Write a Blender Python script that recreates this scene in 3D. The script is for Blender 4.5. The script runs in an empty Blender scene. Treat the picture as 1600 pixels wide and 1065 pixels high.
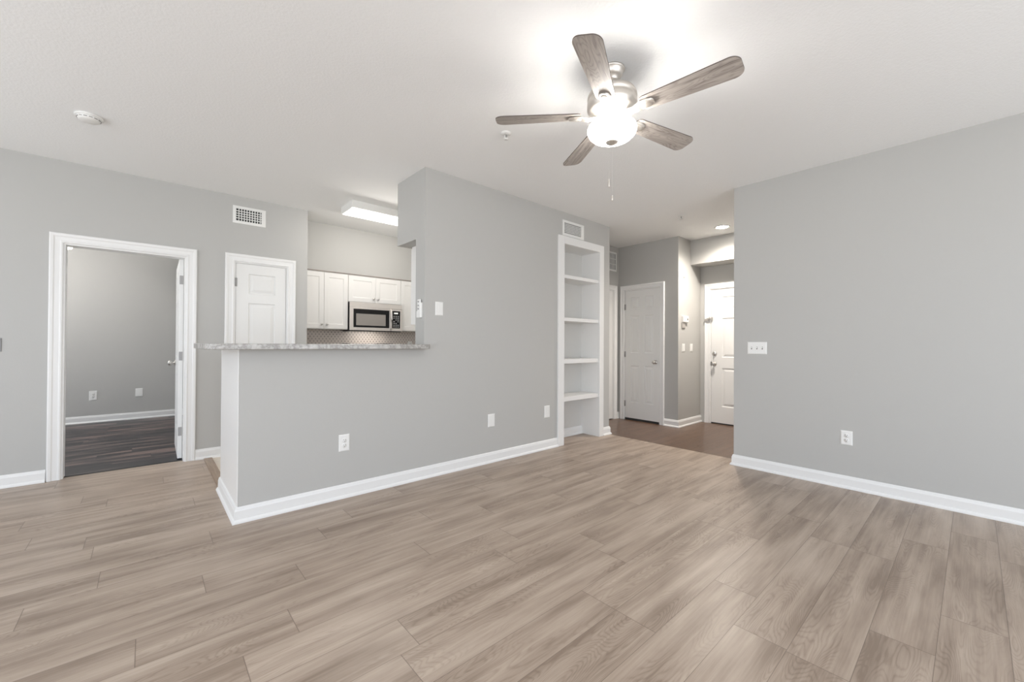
import bpy, bmesh, math, random
from mathutils import Vector, Matrix
S = bpy.context.scene
C = S.collection
PI = math.pi
R = math.radians
random.seed(7)

# ------------------------------------------------------------------ camera
F_PX, YAW, PITCH, ROLL, CAM_H = 641.58, R(48.392), R(0.4234), R(0.2934), 1.1811
cam_d = bpy.data.cameras.new('camera'); cam = bpy.data.objects.new('camera', cam_d); C.objects.link(cam)
cam_d.sensor_width = 36; cam_d.lens = F_PX*36/1600; cam_d.clip_start = 0.05; cam_d.clip_end = 200
fh = Vector((math.cos(YAW), math.sin(YAW), 0)); rh = Vector((math.sin(YAW), -math.cos(YAW), 0)); up = Vector((0, 0, 1))
fw = fh*math.cos(PITCH)+up*math.sin(PITCH); up2 = up*math.cos(PITCH)-fh*math.sin(PITCH)
X = rh*math.cos(ROLL)+up2*math.sin(ROLL); Y = up2*math.cos(ROLL)-rh*math.sin(ROLL); Z = -fw
m = Matrix((X, Y, Z)).transposed().to_4x4(); m.translation = (0, 0, CAM_H); cam.matrix_world = m
S.camera = cam

# ------------------------------------------------------------------ world, light, exposure
S.view_settings.view_transform = 'Standard'; S.view_settings.look = 'None'
S.view_settings.gamma = 1; S.view_settings.use_curve_mapping = False
S.view_settings.exposure = 0.63
S.cycles.use_denoising = True
S.cycles.max_bounces = 14; S.cycles.diffuse_bounces = 10; S.cycles.caustics_reflective = False; S.cycles.caustics_refractive = False
w = bpy.data.worlds.new('daylight'); S.world = w; w.use_nodes = True
bg = w.node_tree.nodes['Background']; bg.inputs[1].default_value = 1.0
_tc = w.node_tree.nodes.new('ShaderNodeTexCoord'); _sx = w.node_tree.nodes.new('ShaderNodeSeparateXYZ'); _rp = w.node_tree.nodes.new('ShaderNodeValToRGB')
w.node_tree.links.new(_tc.outputs['Generated'], _sx.inputs[0]); w.node_tree.links.new(_sx.outputs[2], _rp.inputs[0])
# unseen ground below the horizon, brightened to lift the ceiling; hazy sky above
_rp.color_ramp.elements[0].position = 0.0; _rp.color_ramp.elements[0].color = (2.35, 2.42, 2.52, 1)
_rp.color_ramp.elements[1].position = 0.06; _rp.color_ramp.elements[1].color = (2.05, 2.24, 2.5, 1)
w.node_tree.links.new(_rp.outputs[0], bg.inputs[0])

def lamp(name, kind, loc, power, color, rot=(0, 0, 0), size=None, portal=False, size_y=None, spot=None):
    d = bpy.data.lights.new(name, kind); d.energy = power; d.color = color
    if kind == 'AREA':
        d.shape = 'RECTANGLE'; d.size = size; d.size_y = size_y or size
        if portal: d.cycles.is_portal = True
    elif size: d.shadow_soft_size = size
    if spot: d.spot_size = spot; d.spot_blend = 1.0
    o = bpy.data.objects.new(name, d); C.objects.link(o); o.location = loc; o.rotation_euler = rot
    return o
# daylight comes through the openings of the walls behind the camera; portals only guide the sampling
WIN_W = (-2.3, 4.6, 0.25, 2.45)     # opening in the west wall: y0 y1 z0 z1
WIN_B = (-2.6, 3.9, 0.05, 2.45)     # opening in the back wall: x0 x1 z0 z1
WIN_N = (5.9, 8.3, 0.35, 2.4)        # bedroom window
lamp('window_portal', 'AREA', (-3.2, (WIN_W[0]+WIN_W[1])/2, 1.35), 1, (1, 1, 1), (0, R(-90), 0), 2.2, True, WIN_W[1]-WIN_W[0])
lamp('window_portal', 'AREA', ((WIN_B[0]+WIN_B[1])/2, -2.6, 1.25), 1, (1, 1, 1), (R(90), 0, 0), WIN_B[1]-WIN_B[0], True, 2.4)
lamp('window_portal', 'AREA', (-3.2, (WIN_N[0]+WIN_N[1])/2, 1.375), 1, (1, 1, 1), (0, R(-90), 0), 2.05, True, 2.4)
WARM = (1.0, 0.90, 0.80)
FX, FY = 1.959, 1.362
lamp('fan_bulb', 'POINT', (FX, FY, 2.385), 6, (1, 0.96, 0.91), size=0.045)
lamp('kitchen_tube', 'AREA', (2.26, 4.76, 2.646), 7.5, (1, 0.95, 0.89), (R(48), 0, 0), 1.16, False, 0.08)
lamp('kitchen_tube', 'AREA', (2.26, 4.54, 2.646), 11, (1, 0.95, 0.89), (R(-48), 0, 0), 1.16, False, 0.08)
lamp('backsplash_fill_light', 'AREA', (2.41, 5.70, 1.338), 1.1, (1, 0.93, 0.85), (R(12), 0, 0), 0.4, False, 0.06)  # unseen lamp under the microwave, added to brighten the backsplash
lamp('hall_bulb', 'SPOT', (5.655, 2.205, 2.72), 145, (1, 0.91, 0.82), (0, 0, 0), 0.06, spot=R(155))
lamp('bedroom_bulb', 'POINT', (-1.2, 7.2, 2.45), 30, (1, 0.95, 0.90), size=0.08)

# ------------------------------------------------------------------ materials
def new_mat(name, col=(0.8, 0.8, 0.8), rough=0.5, metal=0.0, spec=0.5, emit=None, estr=0):
    mt = bpy.data.materials.new(name); mt.use_nodes = True
    b = mt.node_tree.nodes['Principled BSDF']
    b.inputs['Base Color'].default_value = (*col, 1); b.inputs['Roughness'].default_value = rough
    b.inputs['Metallic'].default_value = metal; b.inputs['Specular IOR Level'].default_value = spec
    if emit: b.inputs['Emission Color'].default_value = (*emit, 1); b.inputs['Emission Strength'].default_value = estr
    return mt
class NT:
    def __init__(s, mt): s.t = mt.node_tree; s.b = s.t.nodes['Principled BSDF']
    def n(s, ty, **k):
        nd = s.t.nodes.new(ty)
        for a, v in k.items(): setattr(nd, a, v)
        return nd
    def l(s, a, b): s.t.links.new(a, b)
    def math(s, op, a, b=None, c=None):
        nd = s.n('ShaderNodeMath', operation=op)
        for i, v in enumerate((a, b, c)):
            if v is None: continue
            if isinstance(v, (int, float)): nd.inputs[i].default_value = v
            else: s.l(v, nd.inputs[i])
        return nd.outputs[0]
    def noise(s, vec, scale, detail=3, rough=0.5):
        nd = s.n('ShaderNodeTexNoise'); nd.inputs['Scale'].default_value = scale; nd.inputs['Detail'].default_value = detail
        nd.inputs['Roughness'].default_value = rough; s.l(vec, nd.inputs['Vector']); return nd.outputs['Fac']
    def mapv(s, vec, scale=(1, 1, 1), loc=(0, 0, 0)):
        nd = s.n('ShaderNodeMapping'); nd.inputs['Scale'].default_value = scale; nd.inputs['Location'].default_value = loc
        s.l(vec, nd.inputs['Vector']); return nd.outputs[0]
    def mix(s, fac, a, b, mode='MIX'):
        nd = s.n('ShaderNodeMix', data_type='RGBA', blend_type=mode)
        for i, v in ((0, fac), (6, a), (7, b)):
            if isinstance(v, (int, float)): nd.inputs[i].default_value = v
            elif isinstance(v, tuple): nd.inputs[i].default_value = (*v, 1)
            else: s.l(v, nd.inputs[i])
        return nd.outputs[2]
    def ramp(s, fac, stops):
        nd = s.n('ShaderNodeValToRGB'); cr = nd.color_ramp
        while len(cr.elements) > 1: cr.elements.remove(cr.elements[-1])
        cr.elements[0].position = stops[0][0]; cr.elements[0].color = (*stops[0][1], 1)
        for p, c in stops[1:]:
            e = cr.elements.new(p); e.color = (*c, 1)
        s.l(fac, nd.inputs[0]); return nd.outputs[0]
    def bump(s, h, strength=0.2, dist=0.01):
        nd = s.n('ShaderNodeBump'); nd.inputs['Strength'].default_value = strength; nd.inputs['Distance'].default_value = dist
        s.l(h, nd.inputs['Height']); s.l(nd.outputs[0], s.b.inputs['Normal'])

def paint(name, col, rough, bscale, bstr):
    mt = new_mat(name, col, rough, spec=0.35); t = NT(mt)
    geo = t.n('ShaderNodeNewGeometry').outputs['Position']
    t.bump(t.noise(geo, bscale, 4, 0.6), bstr, 0.004)
    return mt
M_WALL = paint('greige_wall_paint', (0.475, 0.472, 0.455), 0.6, 90, 0.10)
M_CEIL = paint('white_ceiling_paint', (0.88, 0.888, 0.885), 0.85, 70, 0.45)
M_TRIM = new_mat('white_trim_paint', (0.79, 0.79, 0.78), 0.35)
M_HINGE = new_mat('satin_hinge_metal', (0.36, 0.355, 0.35), 0.5, 0.3)
M_DOOR = new_mat('white_door_paint', (0.765, 0.765, 0.75), 0.4)
M_CAB = new_mat('white_cabinet_paint', (0.79, 0.78, 0.76), 0.35)
M_PLATE = new_mat('white_plastic', (0.80, 0.80, 0.78), 0.35)
M_DARK = new_mat('dark_slot', (0.03, 0.03, 0.03), 0.7)
M_SLOT = new_mat('grey_slot', (0.16, 0.15, 0.14), 0.7)
M_VENTW = new_mat('white_vent_enamel', (0.78, 0.78, 0.76), 0.45)
M_NICKEL = new_mat('brushed_nickel', (0.62, 0.60, 0.57), 0.32, 1.0)
M_FANMET = new_mat('brushed_nickel_fan', (0.66, 0.62, 0.57), 0.38, 0.85)
M_STEEL = new_mat('stainless_steel', (0.74, 0.70, 0.665), 0.3, 0.4)
M_BLACK = new_mat('black_gloss', (0.012, 0.012, 0.013), 0.12)
M_MWIN = new_mat('microwave_window', (0.30, 0.28, 0.26), 0.15)
M_BUTTON = new_mat('grey_button_print', (0.35, 0.35, 0.35), 0.5)
M_DISP = new_mat('lit_display', (0.6, 0.6, 0.58), 0.3, emit=(0.9, 0.9, 0.85), estr=0.5)
M_TUBE = new_mat('lit_diffuser', (0.9, 0.9, 0.88), 0.4, emit=(1, 0.97, 0.93), estr=3.0)
M_CAN = new_mat('lit_can_lens', (0.9, 0.9, 0.88), 0.4, emit=(1, 0.93, 0.84), estr=60)
M_BOWL = new_mat('lit_frosted_glass', (0.9, 0.9, 0.88), 0.25, emit=(1, 0.975, 0.94), estr=13)
M_OFFBULB = new_mat('lit_bedroom_glass', (0.9, 0.9, 0.88), 0.4, emit=(1, 0.95, 0.86), estr=4)
M_SUB = new_mat('concrete_slab', (0.3, 0.29, 0.28), 0.9)
M_GASKET = new_mat('door_shadow_gap_rubber', (0.05, 0.045, 0.04), 0.8)

def granite():
    mt = new_mat('grey_marbled_laminate', rough=0.25); t = NT(mt)
    geo = t.n('ShaderNodeNewGeometry').outputs['Position']
    a = t.noise(geo, 9, 6, 0.65)
    b = t.noise(t.mapv(geo, (1, 1, 2.4), (3, 1, 0)), 22, 6, 0.7)
    v = t.math('ABSOLUTE', t.math('SUBTRACT', a, 0.5))
    c = t.ramp(v, [(0.0, (0.32, 0.31, 0.29)), (0.03, (0.44, 0.43, 0.41)), (0.09, (0.56, 0.55, 0.53))])
    d = t.ramp(b, [(0.3, (0.72, 0.70, 0.68)), (0.7, (1, 1, 1))])
    t.l(t.mix(1.0, c, d, 'MULTIPLY'), t.b.inputs['Base Color'])
    return mt
M_GRAN = granite()

def plank_mat(name, dark, mid, light, seam, rough, ring=1.0, bandc=1.0, seamw=0.0016):
    """uv in metres inside one plank, attribute 'pk' = (random, random, random)"""
    mt = new_mat(name, rough=rough, spec=0.45); t = NT(mt)
    uv = t.n('ShaderNodeUVMap', uv_map='UVMap').outputs[0]
    at = t.n('ShaderNodeAttribute', attribute_name='pk').outputs['Vector']
    sp = t.n('ShaderNodeSeparateXYZ'); t.l(at, sp.inputs[0])
    off = t.n('ShaderNodeVectorMath', operation='SCALE'); t.l(at, off.inputs[0]); off.inputs['Scale'].default_value = 37.0
    ad = t.n('ShaderNodeVectorMath', operation='ADD'); t.l(uv, ad.inputs[0]); t.l(off.outputs[0], ad.inputs[1])
    p = ad.outputs[0]
    big = t.noise(t.mapv(p, (1.0, 7.0, 1)), 1.25, 2, 0.5)                 # soft dark and light bands along the board
    field = t.noise(t.mapv(p, (1.0, 5.5, 1)), 1.5, 1.5, 0.4)
    rings = t.math('SINE', t.math('MULTIPLY', t.math('ADD', field, t.math('MULTIPLY', t.noise(t.mapv(p, (4, 30, 1)), 2.0, 2), 0.03)), 250.0))
    rings = t.math('MULTIPLY_ADD', rings, 0.5, 0.5)
    rmask = t.ramp(t.noise(t.mapv(p, (1, 4, 1), (9, 2, 0)), 1.6, 1), [(0.44, (0, 0, 0)), (0.58, (1, 1, 1))])
    fine = t.noise(t.mapv(p, (3.0, 110.0, 1)), 1.0, 4, 0.65)
    knot = t.noise(t.mapv(p, (3.0, 14.0, 1), (5, 5, 0)), 1.0, 3, 0.6)
    v = t.math('ADD', t.math('MULTIPLY', t.math('SUBTRACT', big, 0.5), 1.5*bandc), 0.5)
    v = t.math('ADD', v, t.math('MULTIPLY', t.math('SUBTRACT', fine, 0.5), 0.6))
    v = t.math('ADD', v, t.math('MULTIPLY', t.math('SUBTRACT', knot, 0.5), 0.7*bandc))
    streak = t.noise(t.mapv(p, (1.7, 30.0, 1), (2, 7, 0)), 1.0, 3, 0.55)
    v = t.math('ADD', v, t.math('MULTIPLY', t.math('SUBTRACT', streak, 0.5), 0.8*bandc))
    v = t.math('SUBTRACT', v, t.math('MULTIPLY', t.math('MULTIPLY', t.math('POWER', rings, 3.0), rmask), 0.19*ring))
    v = t.math('ADD', v, t.math('MULTIPLY', t.math('SUBTRACT', sp.outputs[0], 0.5), 0.07))
    col = t.ramp(v, [(0.1, dark), (0.5, mid), (0.9, light)])
    su = t.n('ShaderNodeSeparateXYZ'); t.l(uv, su.inputs[0])
    at2 = t.n('ShaderNodeAttribute', attribute_name='ps').outputs['Vector']
    sz = t.n('ShaderNodeSeparateXYZ'); t.l(at2, sz.inputs[0])
    du = t.math('MINIMUM', su.outputs[0], t.math('SUBTRACT', sz.outputs[0], su.outputs[0]))
    dv = t.math('MINIMUM', su.outputs[1], t.math('SUBTRACT', sz.outputs[1], su.outputs[1]))
    e = t.math('LESS_THAN', t.math('MINIMUM', t.math('ADD', du, -0.0004), dv), seamw)
    col = t.mix(t.math('MULTIPLY', e, 0.65), col, seam)
    t.l(col, t.b.inputs['Base Color'])
    t.l(t.math('MULTIPLY_ADD', fine, 0.16, rough-0.08), t.b.inputs['Roughness'])
    t.bump(t.math('SUBTRACT', t.math('MULTIPLY', fine, 0.3), e), 0.25, 0.0015)
    return mt
M_PLANK = plank_mat('grey_oak_plank', (0.240, 0.180, 0.136), (0.375, 0.295, 0.232), (0.490, 0.402, 0.326), (0.13, 0.095, 0.072), 0.36, bandc=0.85, seamw=0.0012)
M_HALLF = plank_mat('brown_hall_plank', (0.080, 0.043, 0.026), (0.122, 0.070, 0.043), (0.17, 0.102, 0.066), (0.05, 0.03, 0.025), 0.30, 0.3, 0.6)
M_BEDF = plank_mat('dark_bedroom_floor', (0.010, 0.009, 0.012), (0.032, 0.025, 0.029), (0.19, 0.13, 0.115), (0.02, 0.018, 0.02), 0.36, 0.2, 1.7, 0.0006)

def strip_mat():
    mt = new_mat('transition_strip_wood', rough=0.4); t = NT(mt)
    geo = t.n('ShaderNodeNewGeometry').outputs['Position']
    n = t.noise(t.mapv(geo, (60, 4, 60)), 1, 3)
    t.l(t.ramp(n, [(0.3, (0.24, 0.17, 0.12)), (0.7, (0.36, 0.27, 0.20))]), t.b.inputs['Base Color']); return mt
M_STRIP = strip_mat()

def tile_mat():
    mt = new_mat('beige_floor_tile', rough=0.4); t = NT(mt)
    geo = t.n('ShaderNodeNewGeometry').outputs['Position']
    br = t.n('ShaderNodeTexBrick'); t.l(t.mapv(geo, (3.0, 3.0, 3.0)), br.inputs['Vector'])
    br.offset = 0; br.inputs['Scale'].default_value = 1; br.inputs['Brick Width'].default_value = 1; br.inputs['Row Height'].default_value = 1
    br.inputs['Mortar Size'].default_value = 0.008
    br.inputs['Color1'].default_value = (0.70, 0.62, 0.53, 1); br.inputs['Color2'].default_value = (0.67, 0.60, 0.51, 1); br.inputs['Mortar'].default_value = (0.5, 0.45, 0.4, 1)
    t.l(br.outputs['Color'], t.b.inputs['Base Color']); return mt
M_TILE = tile_mat()

def splash_mat():
    """taupe mosaic with small darker diamonds set at every crossing"""
    mt = new_mat('taupe_mosaic_backsplash', rough=0.3); t = NT(mt)
    geo = t.n('ShaderNodeNewGeometry').outputs['Position']
    s = t.n('ShaderNodeSeparateXYZ'); t.l(geo, s.inputs[0])
    a = t.math('DIVIDE', s.outputs[0], 0.046); b = t.math('DIVIDE', s.outputs[2], 0.062)
    def cell(da, db):
        fa = t.math('ABSOLUTE', t.math('SUBTRACT', t.math('FRACT', t.math('ADD', a, da)), 0.5))
        fb = t.math('ABSOLUTE', t.math('SUBTRACT', t.math('FRACT', t.math('ADD', b, db)), 0.5))
        return t.math('ADD', fa, fb)
    d = t.math('MINIMUM', cell(0.0, 0.0), cell(0.5, 0.5))
    fac = t.math('LESS_THAN', d, 0.235)
    n = t.noise(t.mapv(geo, (2.5, 1, 3)), 1, 1)
    dk = t.ramp(n, [(0.35, (0.46, 0.42, 0.39)), (0.7, (0.24, 0.21, 0.19))])
    t.l(t.mix(fac, (0.66, 0.595, 0.55), dk), t.b.inputs['Base Color']); return mt
M_SPLASH = splash_mat()

def blade_mat():
    mt = new_mat('weathered_grey_wood', rough=0.45); t = NT(mt)
    tc = t.n('ShaderNodeTexCoord').outputs['Object']
    oi = t.n('ShaderNodeObjectInfo').outputs['Random']
    cb = t.n('ShaderNodeCombineXYZ'); t.l(t.math('MULTIPLY', oi, 40.0), cb.inputs[1])
    ad = t.n('ShaderNodeVectorMath', operation='ADD'); t.l(tc, ad.inputs[0]); t.l(cb.outputs[0], ad.inputs[1])
    p = ad.outputs[0]
    a = t.noise(t.mapv(p, (3, 45, 1)), 1, 4, 0.65)
    f = t.noise(t.mapv(p, (1.6, 9, 1)), 1.6, 1.5)
    r = t.math('POWER', t.math('MULTIPLY_ADD', t.math('SINE', t.math('MULTIPLY', f, 120)), 0.5, 0.5), 3)
    v = t.math('SUBTRACT', a, t.math('MULTIPLY', r, 0.13))
    t.l(t.ramp(v, [(0.22, (0.20, 0.172, 0.155)), (0.48, (0.40, 0.36, 0.325)), (0.75, (0.56, 0.515, 0.47))]), t.b.inputs['Base Color']); return mt
M_BLADE = blade_mat()
M_BLEDGE = new_mat('blade_edge_brown', (0.10, 0.08, 0.07), 0.6)

# ------------------------------------------------------------------ mesh helpers
def bm_(): return bmesh.new()
def box(bm, x0, x1, y0, y1, z0, z1, bev=0):
    vs = [bm.verts.new((x, y, z)) for x in (x0, x1) for y in (y0, y1) for z in (z0, z1)]
    fs = [bm.faces.new([vs[i] for i in q]) for q in ((0, 1, 3, 2), (4, 6, 7, 5), (0, 4, 5, 1), (2, 3, 7, 6), (0, 2, 6, 4), (1, 5, 7, 3))]
    if bev:
        es = list({e for f in fs for e in f.edges})
        bmesh.ops.bevel(bm, geom=es, offset=bev, segments=2, profile=0.5, affect='EDGES')
    return bm
def lathe(bm, prof, seg=48, c=(0, 0, 0), axis='z', cap=False):
    rings = []
    for r, z in prof:
        ring = []
        for i in range(seg):
            a = 2*PI*i/seg
            if axis == 'z': co = (c[0]+r*math.cos(a), c[1]+r*math.sin(a), c[2]+z)
            elif axis == 'y': co = (c[0]+r*math.cos(a), c[1]+z, c[2]+r*math.sin(a))
            else: co = (c[0]+z, c[1]+r*math.cos(a), c[2]+r*math.sin(a))
            ring.append(bm.verts.new(co))
        rings.append(ring)
    for a, b in zip(rings, rings[1:]):
        for i in range(seg):
            j = (i+1) % seg
            f = bm.faces.new((a[i], a[j], b[j], b[i])); f.smooth = True
    if cap:
        bm.faces.new(rings[0]); bm.faces.new(rings[-1])
    return bm
def tube(bm, pts, r, seg=12):
    pts = [Vector(p) for p in pts]; rings = []
    for i, p in enumerate(pts):
        d = (pts[min(i+1, len(pts)-1)]-pts[max(i-1, 0)]).normalized()
        s = d.cross(Vector((0, 0, 1)));
        if s.length < 1e-3: s = Vector((1, 0, 0))
        s.normalize(); u = s.cross(d)
        rings.append([bm.verts.new(p+s*r*math.cos(2*PI*k/seg)+u*r*math.sin(2*PI*k/seg)) for k in range(seg)])
    for a, b in zip(rings, rings[1:]):
        for k in range(seg):
            f = bm.faces.new((a[k], a[(k+1) % seg], b[(k+1) % seg], b[k])); f.smooth = True
    bm.faces.new(rings[0]); bm.faces.new(rings[-1]); return bm
def sweep(bm, path, prof, fmap, side=1, closed=False):
    """mitred sweep: prof points (offset to the side in the plane, height out of it)"""
    n = len(path); secs = []
    for i in range(n):
        a = Vector(path[i-1]) if (i > 0 or closed) else None
        b = Vector(path[i]); c = Vector(path[(i+1) % n]) if (i < n-1 or closed) else None
        d1 = (b-a).normalized() if a is not None else (c-b).normalized()
        d2 = (c-b).normalized() if c is not None else d1
        n1 = Vector((-d1.y, d1.x))*side; n2 = Vector((-d2.y, d2.x))*side
        mt = (n1+n2); mt = mt/max(1e-6, mt.dot(n1))
        secs.append([bm.verts.new(fmap(b.x+mt.x*o, b.y+mt.y*o, h)) for o, h in prof])
    k = len(prof)
    for i in range(n if closed else n-1):
        s, t = secs[i], secs[(i+1) % n]
        for j in range(k): bm.faces.new((s[j], s[(j+1) % k], t[(j+1) % k], t[j]))
    if not closed:
        bm.faces.new(secs[0]); bm.faces.new(secs[-1])
    return bm
def prism(bm, pts, z0, z1):
    a = [bm.verts.new((x, y, z0)) for x, y in pts]; b = [bm.verts.new((x, y, z1)) for x, y in pts]
    bm.faces.new(a); bm.faces.new(b); n = len(pts)
    for i in range(n): bm.faces.new((a[i], a[(i+1) % n], b[(i+1) % n], b[i]))
    return bm
def obj(name, bm, mat, parent=None, loc=(0, 0, 0), rotz=0, rot=None, bevel=0):
    bmesh.ops.recalc_face_normals(bm, faces=bm.faces)
    me = bpy.data.meshes.new(name); bm.to_mesh(me); bm.free()
    o = bpy.data.objects.new(name, me); C.objects.link(o)
    for mm in (mat if isinstance(mat, (list, tuple)) else [mat]): me.materials.append(mm)
    o.location = loc; o.rotation_euler = rot or (0, 0, rotz)
    if parent: o.parent = parent
    if bevel:
        b = o.modifiers.new('bevel', 'BEVEL'); b.width = bevel; b.segments = 2; b.limit_method = 'ANGLE'
    return o
def tag(o, label, cat=None, group=None, kind=None):
    o['label'] = label
    if cat: o['category'] = cat
    if group: o['group'] = group
    if kind: o['kind'] = kind
    return o
def thing(name, label, cat, loc=(0, 0, 0), rotz=0, group=None, kind=None):
    o = bpy.data.objects.new(name, None); C.objects.link(o); o.empty_display_size = 0.05
    o.location = loc; o.rotation_euler = (0, 0, rotz); return tag(o, label, cat, group, kind)
def struct(name, bm, mat, label, cat): return tag(obj(name, bm, mat), label, cat, kind='structure')
FACE_W = -PI/2     # local frame of things on walls that face west: x runs to the viewer's right, y into the wall

H = 2.74
yL, yM, xR = 5.207, 3.212, 4.352
NORTH = 8.58
# ------------------------------------------------------------------ shell
b = bm_(); box(b, -3.4, 6.7, -2.8, 8.8, -0.25, -0.012); struct('floor_slab', b, M_SUB, 'concrete slab under all the floor coverings', 'floor')
b = bm_(); box(b, -3.4, 6.7, -2.8, 8.8, H, H+0.1); struct('ceiling', b, M_CEIL, 'flat white ceiling with fine orange-peel texture', 'ceiling')

def planks(name, x0, x1, y0, y1, w, ln, mat, label, rowoff=0.0, fixed={}, cut=None, z=0.0, along='x', pre=0.0):
    """laminate boards with real lengths and staggered joints; cut(x0,x1,y0,y1) may clip a board"""
    bm = bm_(); uvl = bm.loops.layers.uv.new('UVMap')
    pk = bm.faces.layers.float_vector.new('pk'); ps = bm.faces.layers.float_vector.new('ps')
    rnd = random.Random(11)
    r0 = math.floor((y0-rowoff)/w)-1; r1 = math.ceil((y1-rowoff)/w)+1
    for r in range(r0, r1):
        ya, yb = rowoff+r*w, rowoff+(r+1)*w
        if yb <= y0 or ya >= y1: continue
        off = fixed.get(r, rnd.random()*ln)
        off = off % ln
        k0 = math.floor((x0-off)/ln)-1; k1 = math.ceil((x1-off)/ln)+1
        for k in range(k0, k1):
            xa, xb = off+k*ln, off+(k+1)*ln
            if xb <= x0 or xa >= x1: continue
            rects = [(max(xa, x0), min(xb, x1), max(ya, y0), min(yb, y1))]
            if cut: rects = cut(*rects[0])
            rv = (rnd.random(), rnd.random(), rnd.random())
            for (a0, a1, c0, c1) in rects:
                if a1-a0 < 1e-4 or c1-c0 < 1e-4: continue
                cs = [(a0, c0), (a1, c0), (a1, c1), (a0, c1)]
                if along == 'x': vs = [bm.verts.new((x, y, z)) for x, y in cs]
                else: vs = [bm.verts.new((y, x, z)) for x, y in cs]
                f = bm.faces.new(vs); f[pk] = rv; f[ps] = (xb-xa, yb-ya, 0)
                for lp, (x, y) in zip(f.loops, cs): lp[uvl].uv = (x-xa, y-ya)
    if along == 'x': pass
    me = bpy.data.meshes.new(name)
    for f in bm.faces:
        f.normal_update()
        if f.normal.z < 0: f.normal_flip()
    bm.to_mesh(me); bm.free(); me.materials.append(mat)
    o = bpy.data.objects.new(name, me); C.objects.link(o)
    return tag(o, label, 'floor', kind='structure')
def cut_living(x0, x1, y0, y1):
    """living room boards stop at the kitchen strip and the left wall plane"""
    out = []
    # part in front of the middle wall line
    if y0 < 3.30: out.append((x0, x1, y0, min(y1, 3.30)))
    if y1 > 3.30: out.append((x0, min(x1, 0.445), max(y0, 3.30), y1))
    # bookcase niche floor
    if y1 > 3.30 and x1 > 3.6: out.append((max(x0, 3.6), min(x1, 4.4), max(y0, 3.30), min(y1, 3.52)))
    return out
W0 = 0.1925
def rw(y): return int(round((y-0.486)/W0))
fx = {rw(1.449): .81, rw(1.838): .475, rw(2.41): .218, rw(2.03): -.024, rw(2.222): .602, rw(3.37): -.264, rw(2.60): -.398,
      rw(.87): 1.57, rw(.68): 2.145, rw(.295): 1.856, rw(1.058): 0.35, rw(1.256): 1.95, rw(1.645): 1.5, rw(2.80): 1.05, rw(2.99): 0.3, rw(3.18): 1.0}
planks('floor', -3.2, 4.56, -2.6, 5.275, W0, 1.22, M_PLANK, 'light grey-brown oak-look laminate floor of the living room', 0.486, fx, cut_living)
planks('floor_hall', 4.56, 6.42, 1.0, 5.0, 0.125, 0.9, M_HALLF, 'dark brown wood-look floor of the entry hall', 1.0, {}, lambda a, b_, c, d: [(a, b_, c, min(d, 3.815))])
planks('floor_bedroom', -3.2, 0.62, 5.29, NORTH, 0.19, 1.3, M_BEDF, 'very dark wood-look floor of the bedroom beyond the open door', 5.29)
b = bm_(); box(b, 0.50, 3.5, 3.33, 5.93, -0.01, 0.0); struct('floor_kitchen', b, M_TILE, 'pale beige tile floor of the kitchen', 'floor')
b = bm_(); prism(b, [(0.438, 4.03), (0.505, 4.03), (0.505, 5.19), (0.438, 5.19)], -0.01, 0.008)
o = struct('trim_1', b, M_STRIP, 'brown wood transition strip between laminate and kitchen tile', 'transition strip')
b = bm_(); box(b, -0.55, 0.29, 5.262, 5.296, -0.01, 0.004); struct('trim_2', b, M_DARK, 'thin dark threshold under the open bedroom door', 'transition strip')

def wall_x(bm, x0, x1, y0, y1, ops=(), z0=0, z1=H):
    """wall running along x with openings (xa, xb, za, zb)"""
    cur = x0
    for xa, xb, za, zb in sorted(ops):
        box(bm, cur, xa, y0, y1, z0, z1)
        if za > z0: box(bm, xa, xb, y0, y1, z0, za)
        if zb < z1: box(bm, xa, xb, y0, y1, zb, z1)
        cur = xb
    box(bm, cur, x1, y0, y1, z0, z1)
def wall_y(bm, x0, x1, y0, y1, ops=(), z0=0, z1=H):
    cur = y0
    for ya, yb, za, zb in sorted(ops):
        box(bm, x0, x1, cur, ya, z0, z1)
        if za > z0: box(bm, x0, x1, ya, yb, z0, za)
        if zb < z1: box(bm, x0, x1, ya, yb, zb, z1)
        cur = yb
    box(bm, x0, x1, cur, y1, z0, z1)
D1 = (-0.55, 0.29, 2.035); D2 = (0.68, 1.195, 2.047)
b = bm_(); wall_x(b, -3.2, 1.40, yL, yL+0.12, [(D1[0], D1[1], 0, D1[2]), (D2[0], D2[1], 0, D2[2])])
struct('wall_left', b, M_WALL, 'grey wall on the left with the bedroom doorway and pantry door', 'wall')
b = bm_(); box(b, 1.28, 1.40, yL+0.12, 5.93, 0, H); box(b, 0.62, 1.28, 5.90, 6.0, 0, H); box(b, 0.62, 0.70, yL+0.12, NORTH, 0, H)
struct('wall_pantry', b, M_WALL, 'grey closet walls behind the narrow door', 'wall')
b = bm_(); wall_x(b, -3.2, 0.62, NORTH, NORTH+0.12); struct('wall_bedroom', b, M_WALL, 'grey far wall of the bedroom', 'wall')
b = bm_(); wall_y(b, -3.32, -3.2, -2.72, NORTH+0.12, [(WIN_W[0], WIN_W[1], WIN_W[2], WIN_W[3]), (WIN_N[0], WIN_N[1], WIN_N[2], WIN_N[3])])
struct('wall_west', b, M_WALL, 'grey window wall left of the camera', 'wall')
b = bm_(); wall_x(b, -3.2, xR+0.12, -2.72, -2.6, [WIN_B]); struct('wall_back', b, M_WALL, 'grey window wall behind the camera', 'wall')
b = bm_(); box(b, xR, xR+0.12, -2.6, 1.585, 0, H); struct('wall_right', b, M_WALL, 'plain grey wall on the right', 'wall')
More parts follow.
